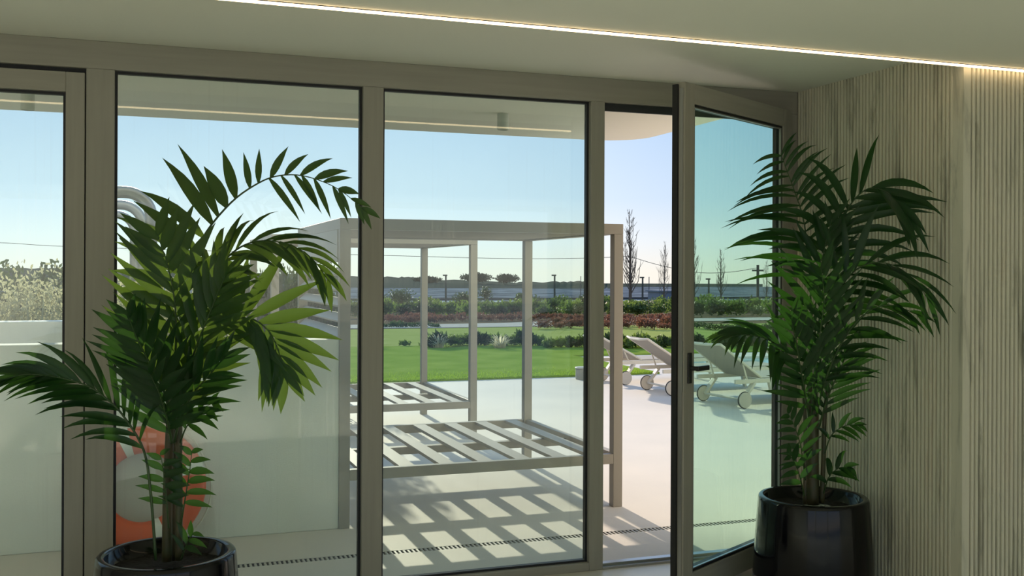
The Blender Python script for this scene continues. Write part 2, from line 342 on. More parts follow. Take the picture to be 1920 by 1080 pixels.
# ------------------------------------------------------------------ pergola day beds
def pergola(x0, x1, y0, y1, label, louvre):
    t = empty('pergola_daybed', ((x0+x1)/2, (y0+y1)/2, 0)); o = t.location; P = M['pergola']; s = .068
    for x in (x0, x1-s):
        for y in (y0, y1-s): part('post', MB().box(x, x+s, y, y+s, 0, 1.863), P, t, o, bevel=.003)
    for y in (y0, y1-s): part('roof_beam', MB().box(x0, x1, y, y+s, 1.863, 1.933), P, t, o, bevel=.003)
    for x in (x0, x1-s): part('roof_beam', MB().box(x, x+s, y0+s, y1-s, 1.863, 1.933), P, t, o, bevel=.003)
    k = 13; gap = (y1-y0-2*s)/k
    for i in range(k):
        y = y0+s+gap*(i+.5); part('roof_slat', MB().obox(((x0+x1)/2, y, 1.90), ((x1-x0)/2-s, 0, 0), (0, .045, .020), (0, -.004, .009)), P, t, o)
    b = part('bed_frame', MB().box(x0+s, x1-s, y0, y0+.05, .296, .363).box(x0+s, x1-s, y1-.05, y1, .296, .363).box(x0, x0+.05, y0+s, y1-s, .296, .363).box(x1-.05, x1, y0+s, y1-s, .296, .363), P, t, o, bevel=.003)
    ym = (y0+y1)/2
    part('cross_rail', MB().box(x0+.05, x1-.05, ym-.03, ym+.03, .285, .338), P, b, o)
    nb = 7; wd = .10; ptc = (x1-x0-.10)/nb
    for i in range(nb):
        x = x0+.05+ptc*(i+.5); part('bed_slat', MB().box(x-wd/2, x+wd/2, y0+.05, y1-.05, .340, .362), P, b, o)
    if louvre:
        part('fascia', MB().box(x0-.005, x0+.03, y0+s, y1-s, 1.66, 1.863), M['slotf'], t, o)
        for i in range(15):
            z = 1.60-i*.098
            part('louvre', MB().obox((x0+.034, ym, z), (0, (y1-y0)/2-s, 0), (.026, 0, .022), (-.005, 0, .006)), M['slotf'], t, o)
    return tag(t, label, 'day bed', 'pergola day beds')
pergola(1.19, 3.135, 6.44, 8.24, 'nearer taupe pergola day bed with bare slats, louvred left side', True)
pergola(1.14, 3.08, 9.50, 11.38, 'farther taupe pergola day bed behind the first one', False)

# bent tube arches at the left
def arch(xr, y, z, wd, r, rt, label):
    t = empty('tube_arch', (xr-wd/2, y, 0)); pts = [(xr-r, y, 0)]
    R = .17; a0, a1 = xr-wd+r, xr-r
    for i in range(9): a = i/8*pi/2; pts.append((a1-R+R*cos(a), y, z-r-R+R*sin(a)))
    for i in range(9): a = pi/2+i/8*pi/2; pts.append((a0+R+R*cos(a), y, z-r-R+R*sin(a)))
    pts.append((a0, y, 0))
    part('tube', MB().tube(pts, r, 14), M['tube'], t, t.location, smooth=True)
    part('base_plate', MB().box(a1-.09, a1+.09, y-.09, y+.09, 0, .012).box(a0-.09, a0+.09, y-.09, y+.09, 0, .012), M['tube'], t, t.location)
    tag(t, label, 'metal frame', 'bent tube arches')
arch(.14, 7.75, 2.19, .46, .042, 0, 'nearest tall bent grey tube arch seen behind the left palm')
arch(.09, 9.30, 2.19, .50, .040, 0, 'middle tall bent grey tube arch behind the left palm')
arch(.02, 10.9, 2.19, .54, .040, 0, 'farthest tall bent grey tube arch behind the left palm')

# lifebuoy leaning on the white wall
def lifebuoy():
    c = V((.042, 6.34, .355)); t = empty('lifebuoy', (c.x, c.y, 0)); R, r = .272, .078
    tilt = rad(7)
    def ringpt(a, b, rr=r):
        q = V(((R+rr*cos(b))*cos(a), -rr*.75*sin(b), (R+rr*cos(b))*sin(a)))
        q = Matrix.Rotation(-tilt, 3, 'X') @ q; return q + V((0, 0, c.z))
    def seg(a0, a1, rr, n):
        vs = [ringpt(a0+(a1-a0)*i/n, 2*pi*j/16, rr) for i in range(n+1) for j in range(16)]
        return MB().add(vs, [(i*16+j, i*16+(j+1) % 16, (i+1)*16+(j+1) % 16, (i+1)*16+j) for i in range(n) for j in range(16)])
    obj('ring', seg(0, 2*pi, r, 60), M['orange'], t, smooth=True)
    for k in range(4):
        a = rad(110)+k*pi/2; obj('band', seg(a-.10, a+.10, r+.003, 5), M['band'], t, smooth=True)
        pts = []
        for i in range(13):
            u = i/12; aa = a+u*pi/2; q = V(((R+r+.012+.022*sin(pi*u))*cos(aa), -.01, (R+r+.012+.022*sin(pi*u))*sin(aa)))
            pts.append(Matrix.Rotation(-tilt, 3, 'X') @ q + V((0, 0, c.z+.0)))
        obj('rope', MB().tube(pts, .006, 6), M['rope'], t, smooth=True)
    tag(t, 'orange lifebuoy with white bands leaning on the white wall', 'lifebuoy')
lifebuoy()

# ------------------------------------------------------------------ sun loungers
def lounger(w0, w1, back, label):
    """w0, w1: ground points under the far and near wheel; lounger extends away to the right"""
    b = (w1-w0); wd = b.length; b.normalize(); a = V((-b.y, b.x, 0))
    if a.x < 0: a = -a
    o = (w0+w1)/2; t = empty('sun_lounger', (o.x, o.y, 0)); L = M['lframe']
    def P(u, v, z): return a*u + b*v + V((0, 0, z))
    hw = wd/2-.03; zs = .335; piv = .30
    for s in (-1, 1):
        obj('side_rail', MB().bar(P(-.12, s*hw, zs-.02), P(1.72, s*hw, zs-.02), .035, .05), L, t, bevel=.004)
        wh = obj('wheel', MB().cyl(P(0, s*(hw+.02), .10), P(0, s*(hw+.052), .10), .092, 28), M['wheel'], t)
        obj('tyre', MB().tube([P(.095*cos(i*pi/14), s*(hw+.03), .10+.095*sin(i*pi/14)) for i in range(29)], .007, 6, False), M['tyre'], wh)
        obj('leg', MB().bar(P(.16, s*hw, zs-.04), P(0, s*(hw), .10), .03, .075, up=(b.x, b.y, .01)), L, t, bevel=.004)
        obj('leg', MB().bar(P(1.45, s*hw, zs-.04), P(1.53, s*hw, 0), .03, .06, up=(b.x, b.y, .01)), L, t, bevel=.004)
    obj('cross_bar', MB().cyl(P(0, -hw, .10), P(0, hw, .10), .014, 12), L, t)
    obj('cross_bar', MB().bar(P(1.53, -hw, .13), P(1.53, hw, .13), .03, .03), L, t)
    seat = MB(); n = 8
    seat.obox(P((piv+1.70)/2, 0, zs+.01), a*(1.70-piv)/2, b*(hw-.01), (0, 0, .008)); obj('seat_sling', seat, M['sling'], t)
    bd = V((-cos(back), 0, sin(back))); bl = .74
    def Q(u, v, n_): return P(piv-cos(back)*u, v, zs+.012+sin(back)*u) + (a*sin(back)+V((0, 0, cos(back))))*n_
    br = obj('backrest', MB().obox(Q(bl/2, 0, 0), Q(bl/2, 0, 0)-Q(0, 0, 0), b*(hw-.035), (Q(0, 0, .008)-Q(0, 0, 0))), M['sling'], t)
    for s in (-1, 1): obj('backrest_rail', MB().tube([Q(0, s*(hw-.025), 0), Q(bl, s*(hw-.025), 0)], .016, 8), L, br)
    obj('top_rail', MB().tube([Q(bl, -hw+.025, 0), Q(bl+.02, -hw*.4, -.03), Q(bl+.02, hw*.4, -.03), Q(bl, hw-.025, 0)], .015, 8), L, br)
    for s in (-1, 1): obj('prop', MB().tube([Q(bl*.42, s*(hw-.045), -.01), P(.10, s*(hw-.045), zs-.01)], .010, 8), L, t)
    return tag(t, label, 'sun lounger', 'sun loungers on the terrace')
lounger(onZ(1319, 752), onZ(1396, 766), rad(34), 'nearest sun lounger, raised back, seen through the open door glass')
lounger(onZ(1213, 731), onZ(1260, 742), rad(32), 'sun lounger with raised back seen through the open doorway gap')
lounger(onZ(1130, 714), onZ(1173, 722), rad(27), 'sun lounger with lower raised back, partly behind a pergola post')
lounger(onZ(1462, 772), onZ(1545, 787), rad(34), 'rightmost sun lounger, mostly hidden behind the door jamb')
c0 = onZ(1094, 711); t = empty('drum_stand_in', c0)  # drum added in place of a small unidentified shape
obj('drum', MB().lathe([(.001, 0), (.112, 0), (.12, .01), (.12, .155), (.001, .155)], k=28), M['sling'], t)
obj('top', MB().lathe([(.001, .185), (.118, .185), (.128, .178), (.128, .160), (.001, .155)], k=28), M['wheel'], t)
tag(t, 'small round grey stand-in table at the lawn edge', 'item')

# ------------------------------------------------------------------ palms
def smooth_pts(P, n):
    out = []; m = len(P)
    for k in range(n+1):
        u = k/n*(m-1); i = min(int(u), m-2); f = u-i
        p0, p1, p2, p3 = P[max(i-1, 0)], P[i], P[i+1], P[min(i+2, m-1)]
        out.append(.5*((2*p1)+(p2-p0)*f+(2*p0-5*p1+4*p2-p3)*f*f+(3*p1-p0-3*p2+p3)*f**3))
    return out
def leaflet(base, d, side, nrm, length, width, droop, rng):
    """V-folded tapered blade"""
    mb = MB(); K = 7; d = d.normalized(); p = V(base); rows = []
    wp = [.28, .80, 1.0, .95, .72, .36, .0]
    for k in range(K):
        t = (d + V((0, 0, -droop))*(k/(K-1))**1.3*1.0).normalized()
        if k: p = p + t*length/(K-1)
        sd = (side - t*side.dot(t))
        sd = sd.normalized() if sd.length > 1e-4 else t.orthogonal().normalized()
        up = t.cross(sd); wv = width*wp[k]/2
        if k < K-1: rows.append([p - sd*wv + up*wv*.35, p, p + sd*wv + up*wv*.35])
        else: rows.append([p])
    vs = []; fs = []
    for r_ in rows: vs += r_
    for k in range(K-2):
        a = k*3; fs += [(a, a+1, a+4, a+3), (a+1, a+2, a+5, a+4)]
    a = (K-2)*3; fs += [(a, a+1, a+3), (a+1, a+2, a+3)]
    return mb.add(vs, fs)
def frond(root, org, pts, n=14, L=.28, W=.036, nrm=(0, 0, 1), a0=62, a1=22, droop=.5, t0=.3, m='leaf', sides=(1, 1), seed=0, rr=.006, rise=0., prof=None, apow=1.):
    """pts: (px, py, world y). nrm in (right, up, towards camera) picks the blade plane"""
    rng = random.Random(seed)
    P3 = [onY(x, y, yy) for x, y, yy in pts]; S = smooth_pts(P3, 40)
    N = (RT*nrm[0] + UP*nrm[1] - FW*nrm[2]).normalized()
    fr = part('frond', MB().tube(S, [rr*(1-.78*i/40) for i in range(41)], 6), M['rachis'], root, org, smooth=True)
    cum = [0]
    for i in range(40): cum.append(cum[-1] + (S[i+1]-S[i]).length)
    for i in range(n):
        t = t0+(1-t0)*(i+.5)/n
        for s in (-1, 1):
            if sides[0 if s < 0 else 1] < .01: continue
            tt = min(.999, t + rng.uniform(-.012, .012) + (0.4*(1-t0)/n if s > 0 else 0))
            tl = tt*cum[-1]; j = max(q for q in range(40) if cum[q] <= tl); f = (tl-cum[j])/(cum[j+1]-cum[j])
            b = S[j].lerp(S[j+1], f); T = (S[j+1]-S[j]).normalized()
            u = (i+.5)/n; ang = rad(a0+(a1-a0)*u**apow+rng.uniform(-4, 4))
            Sd = T.cross(N); Sd = Sd.normalized() if Sd.length > .05 else RT
            d = T*cos(ang) + Sd*s*sin(ang) + N*rise + V((rng.uniform(-.06, .06), rng.uniform(-.06, .06), rng.uniform(-.05, .05)))
            ln = L*sides[0 if s < 0 else 1]*(.62+.38*sin(pi*min(1, .18+.9*u)))*rng.uniform(.88, 1.1)*(1 if u < .85 else .8)
            pf = prof[0 if s < 0 else 1](u) if prof else 1.
            ln *= pf
            if ln < .03: continue
            wv = W*(.75+.35*sin(pi*min(1, .15+.8*u)))*rng.uniform(.85, 1.15)*(1. if s < 0 else .42+.58*pf)*(.6 if prof and u > .52 else 1.)
            pl = T.cross(d); pl = (Sd*s).cross(d) if pl.length < .1 else pl
            side = (N.cross(d)).normalized()
            lf = leaflet(b, d, side, N, ln, wv, droop*rng.uniform(.7, 1.3), rng)
            part('leaflet', lf, M[m], fr, org, smooth=True)
    return fr
def palm_pot(root, c, zr, D):
    o = (c[0], c[1], 0); R = D/2
    prof = [(.001, 0), (R*1.10, 0), (R*1.12, .02), (R*1.07, zr*.5), (R*1.012, zr-.02), (R, zr-.006), (R-.006, zr), (R-.028, zr), (R-.034, zr-.008), (R-.036, zr-.07), (.001, zr-.07)]
    obj('pot', MB().lathe(prof, k=64), M['pot'], root, smooth=True)
    sm = MB(); k = 28
    vs = [(0, 0, zr-.055)]; 
    for q in (.5, .98):
        for j in range(k): a = 2*pi*j/k; vs.append(((R-.037)*q*cos(a), (R-.037)*q*sin(a), zr-.06+random.uniform(-.006, .006)))
    fs = [(0, 1+j, 1+(j+1) % k) for j in range(k)] + [(1+j, 1+k+j, 1+k+(j+1) % k, 1+(j+1) % k) for j in range(k)]
    obj('soil', sm.add(vs, fs), M['soil'], root, smooth=True)
def stem(root, org, pts, r0_, r1_, m='stem'):
    S = smooth_pts([onY(*q) for q in pts], 14)
    part('stem', MB().tube(S, [r0_+(r1_-r0_)*i/14 for i in range(15)], 9), M[m], root, org, smooth=True)

# left palm
pl = empty('potted_palm', (.122, 4.438, 0)); OL = pl.location; Y = 4.44
palm_pot(pl, (.122, 4.438), .461, .54)
stem(pl, OL, [(313, 1052, Y), (314, 930, Y), (318, 820, Y), (322, 745, Y)], .021, .017)
stem(pl, OL, [(335, 1050, Y-.05), (336, 930, Y-.05), (336, 830, Y-.04), (338, 740, Y-.02)], .015, .011)
stem(pl, OL, [(325, 1050, Y+.05), (326, 930, Y+.03), (328, 830, Y+.02), (330, 740, Y)], .013, .010)
F = lambda *a, **k: frond(pl, OL, *a, **k)
F([(326, 770, Y), (336, 640, Y+.03), (352, 530, Y+.02), (380, 447, Y-.02), (430, 383, Y-.05), (478, 347, Y-.08), (520, 330, Y-.12), (570, 330, Y-.16), (630, 352, Y-.2), (682, 392, Y-.22)], n=20, L=.36, W=.050, nrm=(0, .1, 1), a0=74, a1=16, droop=.35, t0=.28, seed=1, apow=2.4, prof=(lambda u: 1.0 if u < .42 else (.62 if u < .5 else (.42 if u < .68 else .5)), lambda u: .75 if u < .18 else (.0 if u < .55 else .62)))
F([(330, 780, Y-.02), (350, 650, Y-.1), (385, 560, Y-.14), (420, 490, Y-.18), (470, 455, Y-.22), (530, 455, Y-.26), (580, 480, Y-.3), (615, 525, Y-.34)], n=16, L=.29, W=.034, nrm=(-.2, .7, .6), a0=52, a1=20, droop=.75, t0=.32, seed=2)
F([(334, 780, Y-.05), (350, 700, Y-.16), (385, 640, Y-.22), (430, 603, Y-.27), (470, 597, Y-.3), (505, 622, Y-.33), (524, 664, Y-.35), (533, 700, Y-.36)], n=13, L=.31, W=.046, nrm=(.1, .15, 1), a0=66, a1=20, droop=.22, t0=.52, seed=3)
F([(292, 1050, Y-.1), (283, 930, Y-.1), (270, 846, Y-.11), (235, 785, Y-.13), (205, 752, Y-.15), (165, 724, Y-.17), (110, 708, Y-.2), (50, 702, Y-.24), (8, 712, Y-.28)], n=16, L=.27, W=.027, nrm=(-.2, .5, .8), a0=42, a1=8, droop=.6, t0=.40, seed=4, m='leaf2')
F([(324, 790, Y), (326, 710, Y-.08), (330, 640, Y-.14), (328, 570, Y-.2), (315, 500, Y-.26), (295, 440, Y-.33)], n=12, L=.34, W=.044, nrm=(.2, 0, 1), a0=52, a1=26, droop=.06, t0=.16, seed=5)
F([(330, 800, Y-.02), (345, 720, Y-.12), (372, 640, Y-.2), (400, 570, Y-.28), (425, 510, Y-.36)], n=13, L=.33, W=.038, nrm=(-.1, .2, 1), a0=48, a1=22, droop=.14, t0=.12, seed=6)
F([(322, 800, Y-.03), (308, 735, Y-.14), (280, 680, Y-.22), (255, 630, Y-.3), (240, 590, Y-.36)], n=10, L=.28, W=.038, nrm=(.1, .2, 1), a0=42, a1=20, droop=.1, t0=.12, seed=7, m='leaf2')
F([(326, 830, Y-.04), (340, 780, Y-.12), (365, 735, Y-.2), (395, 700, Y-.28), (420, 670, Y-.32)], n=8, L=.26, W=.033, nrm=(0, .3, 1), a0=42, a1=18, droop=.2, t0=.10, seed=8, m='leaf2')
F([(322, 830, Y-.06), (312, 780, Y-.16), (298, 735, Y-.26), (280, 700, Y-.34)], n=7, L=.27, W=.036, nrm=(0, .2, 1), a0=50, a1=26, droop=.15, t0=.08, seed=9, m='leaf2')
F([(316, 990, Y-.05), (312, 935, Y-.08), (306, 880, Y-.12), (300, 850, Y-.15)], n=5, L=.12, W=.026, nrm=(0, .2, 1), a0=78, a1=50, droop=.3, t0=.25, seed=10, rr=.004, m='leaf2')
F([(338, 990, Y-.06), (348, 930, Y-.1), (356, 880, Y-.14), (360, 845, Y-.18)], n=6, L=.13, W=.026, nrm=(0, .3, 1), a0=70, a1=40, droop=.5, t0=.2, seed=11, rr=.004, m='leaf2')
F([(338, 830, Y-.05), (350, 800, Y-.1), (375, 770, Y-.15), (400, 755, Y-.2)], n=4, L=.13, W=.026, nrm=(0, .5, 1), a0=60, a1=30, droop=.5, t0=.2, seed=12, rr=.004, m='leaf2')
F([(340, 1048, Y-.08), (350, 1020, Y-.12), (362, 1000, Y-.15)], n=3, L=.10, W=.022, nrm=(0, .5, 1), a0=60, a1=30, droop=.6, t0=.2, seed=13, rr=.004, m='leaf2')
tag(pl, 'arching palm in glossy black pot at left, before the orange lifebuoy', 'potted plant', 'potted palms by the glass')

# right palm
pr = empty('potted_palm', (3.229, 4.437, 0)); OR = pr.location; Y = 4.437
palm_pot(pr, (3.229, 4.437), .475, .54)
stem(pr, OR, [(1523, 945, Y), (1523, 860, Y), (1524, 780, Y), (1522, 725, Y)], .036, .026)
stem(pr, OR, [(1509, 945, Y-.03), (1510, 860, Y-.03), (1509, 780, Y-.02), (1506, 720, Y)], .011, .009)
stem(pr, OR, [(1541, 943, Y-.03), (1544, 860, Y-.03), (1546, 780, Y-.03), (1552, 720, Y-.02)], .013, .010)
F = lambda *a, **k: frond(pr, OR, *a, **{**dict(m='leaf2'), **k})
F([(1520, 760, Y), (1522, 640, Y), (1518, 520, Y-.04), (1508, 420, Y-.1), (1492, 365, Y-.16), (1476, 322, Y-.22), (1464, 288, Y-.28)], n=17, L=.46, W=.021, nrm=(0, .15, 1), a0=66, a1=46, droop=.62, t0=.46, sides=(1, .62), seed=21, rise=.1)
F([(1526, 760, Y-.02), (1534, 620, Y-.1), (1550, 500, Y-.2), (1585, 400, Y-.34), (1625, 355, Y-.46), (1665, 362, Y-.56), (1695, 400, Y-.62)], n=13, L=.42, W=.036, nrm=(.1, .2, 1), a0=66, a1=14, droop=.75, t0=.46, seed=22)
F([(1528, 770, Y-.02), (1540, 660, Y-.16), (1560, 570, Y-.28), (1600, 510, Y-.42), (1650, 492, Y-.52), (1700, 512, Y-.62), (1740, 560, Y-.7)], n=14, L=.38, W=.031, nrm=(0, .6, .8), a0=58, a1=14, droop=.8, t0=.30, seed=23)
F([(1518, 780, Y-.02), (1500, 710, Y-.12), (1474, 662, Y-.2), (1440, 637, Y-.28), (1400, 628, Y-.36), (1368, 632, Y-.42)], n=10, L=.30, W=.026, nrm=(-.2, .6, .8), a0=46, a1=14, droop=.8, t0=.42, seed=24)
F([(1522, 780, Y-.04), (1528, 700, Y-.2), (1538, 620, Y-.34), (1545, 560, Y-.46), (1540, 505, Y-.56)], n=12, L=.34, W=.032, nrm=(.1, .1, 1), a0=46, a1=24, droop=.1, t0=.10, seed=25)
F([(1524, 770, Y-.03), (1528, 660, Y-.12), (1530, 560, Y-.2), (1545, 470, Y-.28), (1560, 410, Y-.36)], n=11, L=.32, W=.034, nrm=(-.1, .1, 1), a0=46, a1=22, droop=.12, t0=.22, seed=26)
F([(1530, 780, Y-.04), (1548, 710, Y-.2), (1580, 640, Y-.34), (1620, 590, Y-.46), (1668, 572, Y-.56), (1720, 590, Y-.64)], n=11, L=.28, W=.028, nrm=(0, .5, .9), a0=56, a1=18, droop=.7, t0=.20, seed=27)
F([(1518, 790, Y-.05), (1506, 720, Y-.18), (1494, 650, Y-.3), (1482, 590, Y-.4)], n=9, L=.30, W=.031, nrm=(.1, .1, 1), a0=44, a1=22, droop=.12, t0=.10, seed=28)
F([(1536, 800, Y-.05), (1552, 745, Y-.14), (1572, 700, Y-.22), (1590, 660, Y-.3)], n=9, L=.24, W=.026, nrm=(0, .3, 1), a0=48, a1=24, droop=.3, t0=.10, sides=(.6, 1), seed=29)
F([(1546, 850, Y-.05), (1560, 815, Y-.1), (1585, 798, Y-.15), (1610, 797, Y-.2)], n=5, L=.12, W=.024, nrm=(0, .6, .8), a0=55, a1=20, droop=.6, t0=.25, seed=30, rr=.004)
F([(1544, 925, Y-.05), (1554, 895, Y-.1), (1572, 878, Y-.15), (1590, 876, Y-.2)], n=4, L=.14, W=.030, nrm=(0, .5, .8), a0=55, a1=20, droop=.8, t0=.2, seed=31, rr=.004)
F([(1510, 900, Y-.05), (1502, 840, Y-.1), (1490, 800, Y-.14), (1478, 775, Y-.18)], n=7, L=.15, W=.026, nrm=(0, .3, 1), a0=62, a1=28, droop=.5, t0=.15, seed=32, rr=.004)
F([(1508, 930, Y-.05), (1500, 895, Y-.08), (1490, 868, Y-.12), (1478, 850, Y-.16)], n=4, L=.13, W=.028, nrm=(0, .3, 1), a0=60, a1=30, droop=.5, t0=.15, seed=33, rr=.004)
tag(pr, 'dense palm in glossy black pot at right, before the fluted wall', 'potted plant', 'potted palms by the glass')

# ------------------------------------------------------------------ garden and landscape
def gz(y):                          # ground height with distance
    if y < 28: return 0.
    if y < 60: return -(y-28)*.02
    if y < 150: return -.64-(y-60)*.0255
    return -2.94-(min(y, 185)-150)*.04
def strip(name, ys, m, x0=lambda y: -40-.6*y, x1=lambda y: 40+1.6*y, dz=0., nx=24):
    mb = MB(); k = len(ys)
    vs = [(x0(y)+(x1(y)-x0(y))*i/nx, y, gz(y)+dz) for y in ys for i in range(nx+1)]
    fs = [(j*(nx+1)+i, j*(nx+1)+i+1, (j+1)*(nx+1)+i+1, (j+1)*(nx+1)+i) for j in range(k-1) for i in range(nx)]
    return struct(name, mb.add(vs, fs), m)
struct('lawn', MB().box(-14, 7.8, 14.7, 21.5, -.2, .03).box(7.8, 40, 18.2, 21.5, -.2, .03), M['lawn'])
strip('lawn_far', [21.5, 28.6], M['lawnf'], dz=.01)
struct('ground_side', MB().box(-60, -12, 5.3, 21.5, -.3, -.02).box(18, 60, 5.3, 21.5, -.3, -.02), M['field'])
struct('ground_bed', MB().box(-12, 1.1, 8.2, 14.7, -.05, .02), M['earth'])
strip('ground_garden', [28.6, 34, 42, 50, 60], M['earth'])
strip('ground_field', [60, 80, 100, 125, 150, 170, 186], M['field'])
struct('river', MB().box(-400, 700, 180, 246, -6, -5.2), M['water'])
struct('marsh', MB().box(-600, 900, 243, 425, -6, -4.8), M['marsh'])
# gravel path winding between beds
pm = MB(); ctr = [(-2, 31.5), (4, 31.2), (8, 30.4), (11.5, 30.6), (14, 32), (17, 33), (24, 33.2)]
C3 = smooth_pts([V((x, y, 0)) for x, y in ctr], 30); vs = []
for i, p in enumerate(C3):
    t_ = (C3[min(i+1, 30)]-C3[max(i-1, 0)]).normalized(); nn = V((-t_.y, t_.x, 0))
    for s in (-1, 1): q = p+nn*s*1.7; vs.append((q.x, q.y, gz(q.y)+.02))
struct('path', pm.add(vs, [(2*i, 2*i+1, 2*i+3, 2*i+2) for i in range(30)]), M['gravel'])
# grass blades along the lawn edge
gb = MB()
for i in range(9000):
    x = random.uniform(1.5, 7.7); y = 14.66+abs(random.gauss(0, 1))*.5; h = random.uniform(.008, .03); a = random.uniform(0, 2*pi)
    dx, dy = .006*cos(a), .006*sin(a); lx, ly = random.uniform(-.02, .02), random.uniform(-.02, .02)
    gb.add([(x-dx, y-dy, .02), (x+dx, y+dy, .02), (x+lx, y+ly, .03+h)], [(0, 1, 2)])
tag(obj('lawn_grass', gb, M['blade']), 'short bright green grass blades of the sunlit lawn', 'grass', kind='stuff')

def clump(n, rx, ry, rz, size, seed, shape='ball', up=.3):
    rng = random.Random(seed); mb = MB()
    for i in range(n):
        while True:
            q = V((rng.uniform(-1, 1), rng.uniform(-1, 1), rng.uniform(-1, 1)))
            if .25 < q.length < 1: break
        q *= (.75+.25*sin(7*q.x+3*q.y+seed))
        p = V((q.x*rx, q.y*ry, rz+q.z*rz))
        d = V((rng.gauss(0, 1), rng.gauss(0, 1), rng.gauss(0, 1)+up)).normalized()*size*rng.uniform(.6, 1.4); s = d.orthogonal().normalized()*size*.33
        mb.add([p, p+d*.5+s, p+d, p+d*.5-s], [(0, 1, 2, 3)])
    return mb
def blades(n, h, spread, seed, wd=.012, arch_=.5, base=.12):
    rng = random.Random(seed); mb = MB()
    for i in range(n):
        a = rng.uniform(0, 2*pi); r = rng.uniform(0, base); hh = h*rng.uniform(.55, 1.05); sp = spread*rng.uniform(.2, 1)
        b = V((r*cos(a), r*sin(a), 0)); dr = V((cos(a), sin(a), 0)); sd = V((-sin(a), cos(a), 0))*wd
        pts = [b + dr*sp*(u**2) + V((0, 0, hh*(u-.25*arch_*u*u*(2 if sp > spread*.6 else 1)))) for u in (0, .35, .7, 1)]
        vs = []
        for k, p in enumerate(pts[:3]): vs += [p-sd*(1-.25*k), p+sd*(1-.25*k)]
        vs.append(pts[3]); mb.add(vs, [(0, 1, 3, 2), (2, 3, 5, 4), (4, 5, 6)])
    return mb
def scatter(name, variants, places, labels, cat, group):
    """every plant its own object; meshes shared between alike ones"""
    for i, (x, y, s) in enumerate(places):
        o = link(name, variants[i % len(variants)], None, (x, y, gz(y)+.0)); o.scale = (s, s, s*random.uniform(.85, 1.15)); o.rotation_euler.z = random.uniform(0, 6.28)
        tag(o, labels+', '+bay(x, y) if isinstance(labels, str) else labels[i], cat, group)
def bay(x, y):
    v = V((x, y, HC)) - CAM; p = 960+FPX*v.dot(RT)/v.dot(FW)
    for lim, tx in ((680, 'left of the centre mullion'), (790, 'left of the leftmost thin pergola post'), (890, 'between the first two thin pergola posts'), (980, 'between the right two thin pergola posts'), (1104, 'at the right of the middle pane'), (1262, 'in the doorway gap')):
        if p < lim: return tx
    return 'in the open door glass'
def pxplace(px, d, off=0): q = CAM + ray(px, 520)*d; return q.x, q.y
# shrub border between the lawns
sv = [mesh('border_shrub', clump(420, .42, .3, .22, .11, k, up=1.2), M['hedge']) for k in range(3)] + [mesh('border_shrub', clump(420, .36, .3, .26, .13, 7+k, up=1.6), M['dkhedge']) for k in range(2)]
pl_ = []
for px in range(690, 1480, 17):
    if px < 800 and random.random() < .45: continue
    x, y = pxplace(px+random.uniform(-5, 5), 21.9+random.uniform(-.3, .5)); pl_.append((x, max(y, 19.5), random.uniform(.42, .72)*(.6 if px < 800 else 1)))
scatter('border_shrub', sv, pl_, 'low green shrub in the lawn border', 'shrub', 'shrubs in the lawn border')
pv = [mesh('feather_grass', blades(150, .5, .36, 40+k, .012, 1.2), M['plume']) for k in range(2)]
for px, lab in ((700, 'pale feathery grass tuft in the lawn border beside the left mullion'), (822, 'pale feathery grass tuft left of the pergola post in the lawn border'), (938, 'pale feathery grass tuft right of the pergola post in the lawn border')):
    x, y = pxplace(px, 21.6); o = link('feather_grass', pv[px % 2], None, (x, y, 0)); tag(o, lab, 'grass', 'feather grasses in the lawn border')
# red bed
rv = [mesh('red_shrub', clump(300, .55, .45, .26, .10, 60+k, up=.8), M['red']) for k in range(4)]
pl_ = []
for d, x0, x1 in ((29.6, 1010, 1260), (31, 1020, 1260), (32.5, 1050, 1262), (34.5, 700, 830), (36.5, 690, 1270), (38.5, 690, 1270)):
    px = x0
    while px < x1:
        x, y = pxplace(px+random.uniform(-6, 6), d+random.uniform(-.5, .5)); pl_.append((x, y, random.uniform(.38, .62))); px += 19
scatter('red_shrub', rv, pl_, 'low russet shrub in the far beds', 'shrub', 'russet shrubs in the beds')
dv = [mesh('dark_groundcover', clump(260, .7, .4, .16, .10, 80+k, up=.5), M['dkhedge']) for k in range(2)]
pl_ = [(*pxplace(px, 30.3), random.uniform(.4, .6)) for px in (700, 722, 745, 770, 795, 818)] + [(*pxplace(px, 28.9+random.uniform(0, 1.5)), random.uniform(.4, .6)) for px in range(1296, 1460, 18)]
scatter('dark_groundcover', dv, pl_, 'dark groundcover clump by the pale path', 'shrub', 'dark groundcover along the path')
# green hedge belt
hv = [mesh('hedge_bush', clump(520, 1.1, .8, .62, .20, 100+k, up=.8), M['hedge']) for k in range(4)] + [mesh('hedge_bush', clump(520, 1.1, .8, .66, .22, 110+k, up=.8), M['dkhedge']) for k in range(2)]
pl_ = []
for d in (42, 46, 50, 55):
    px = 640
    while px < 1480: x, y = pxplace(px+random.uniform(-10, 10), d+random.uniform(-1, 1)); pl_.append((x, y, random.uniform(.42, .68))); px += 30
scatter('hedge_bush', hv, pl_, 'bushy green hedge shrub before the river', 'shrub', 'bushes of the hedge belt')
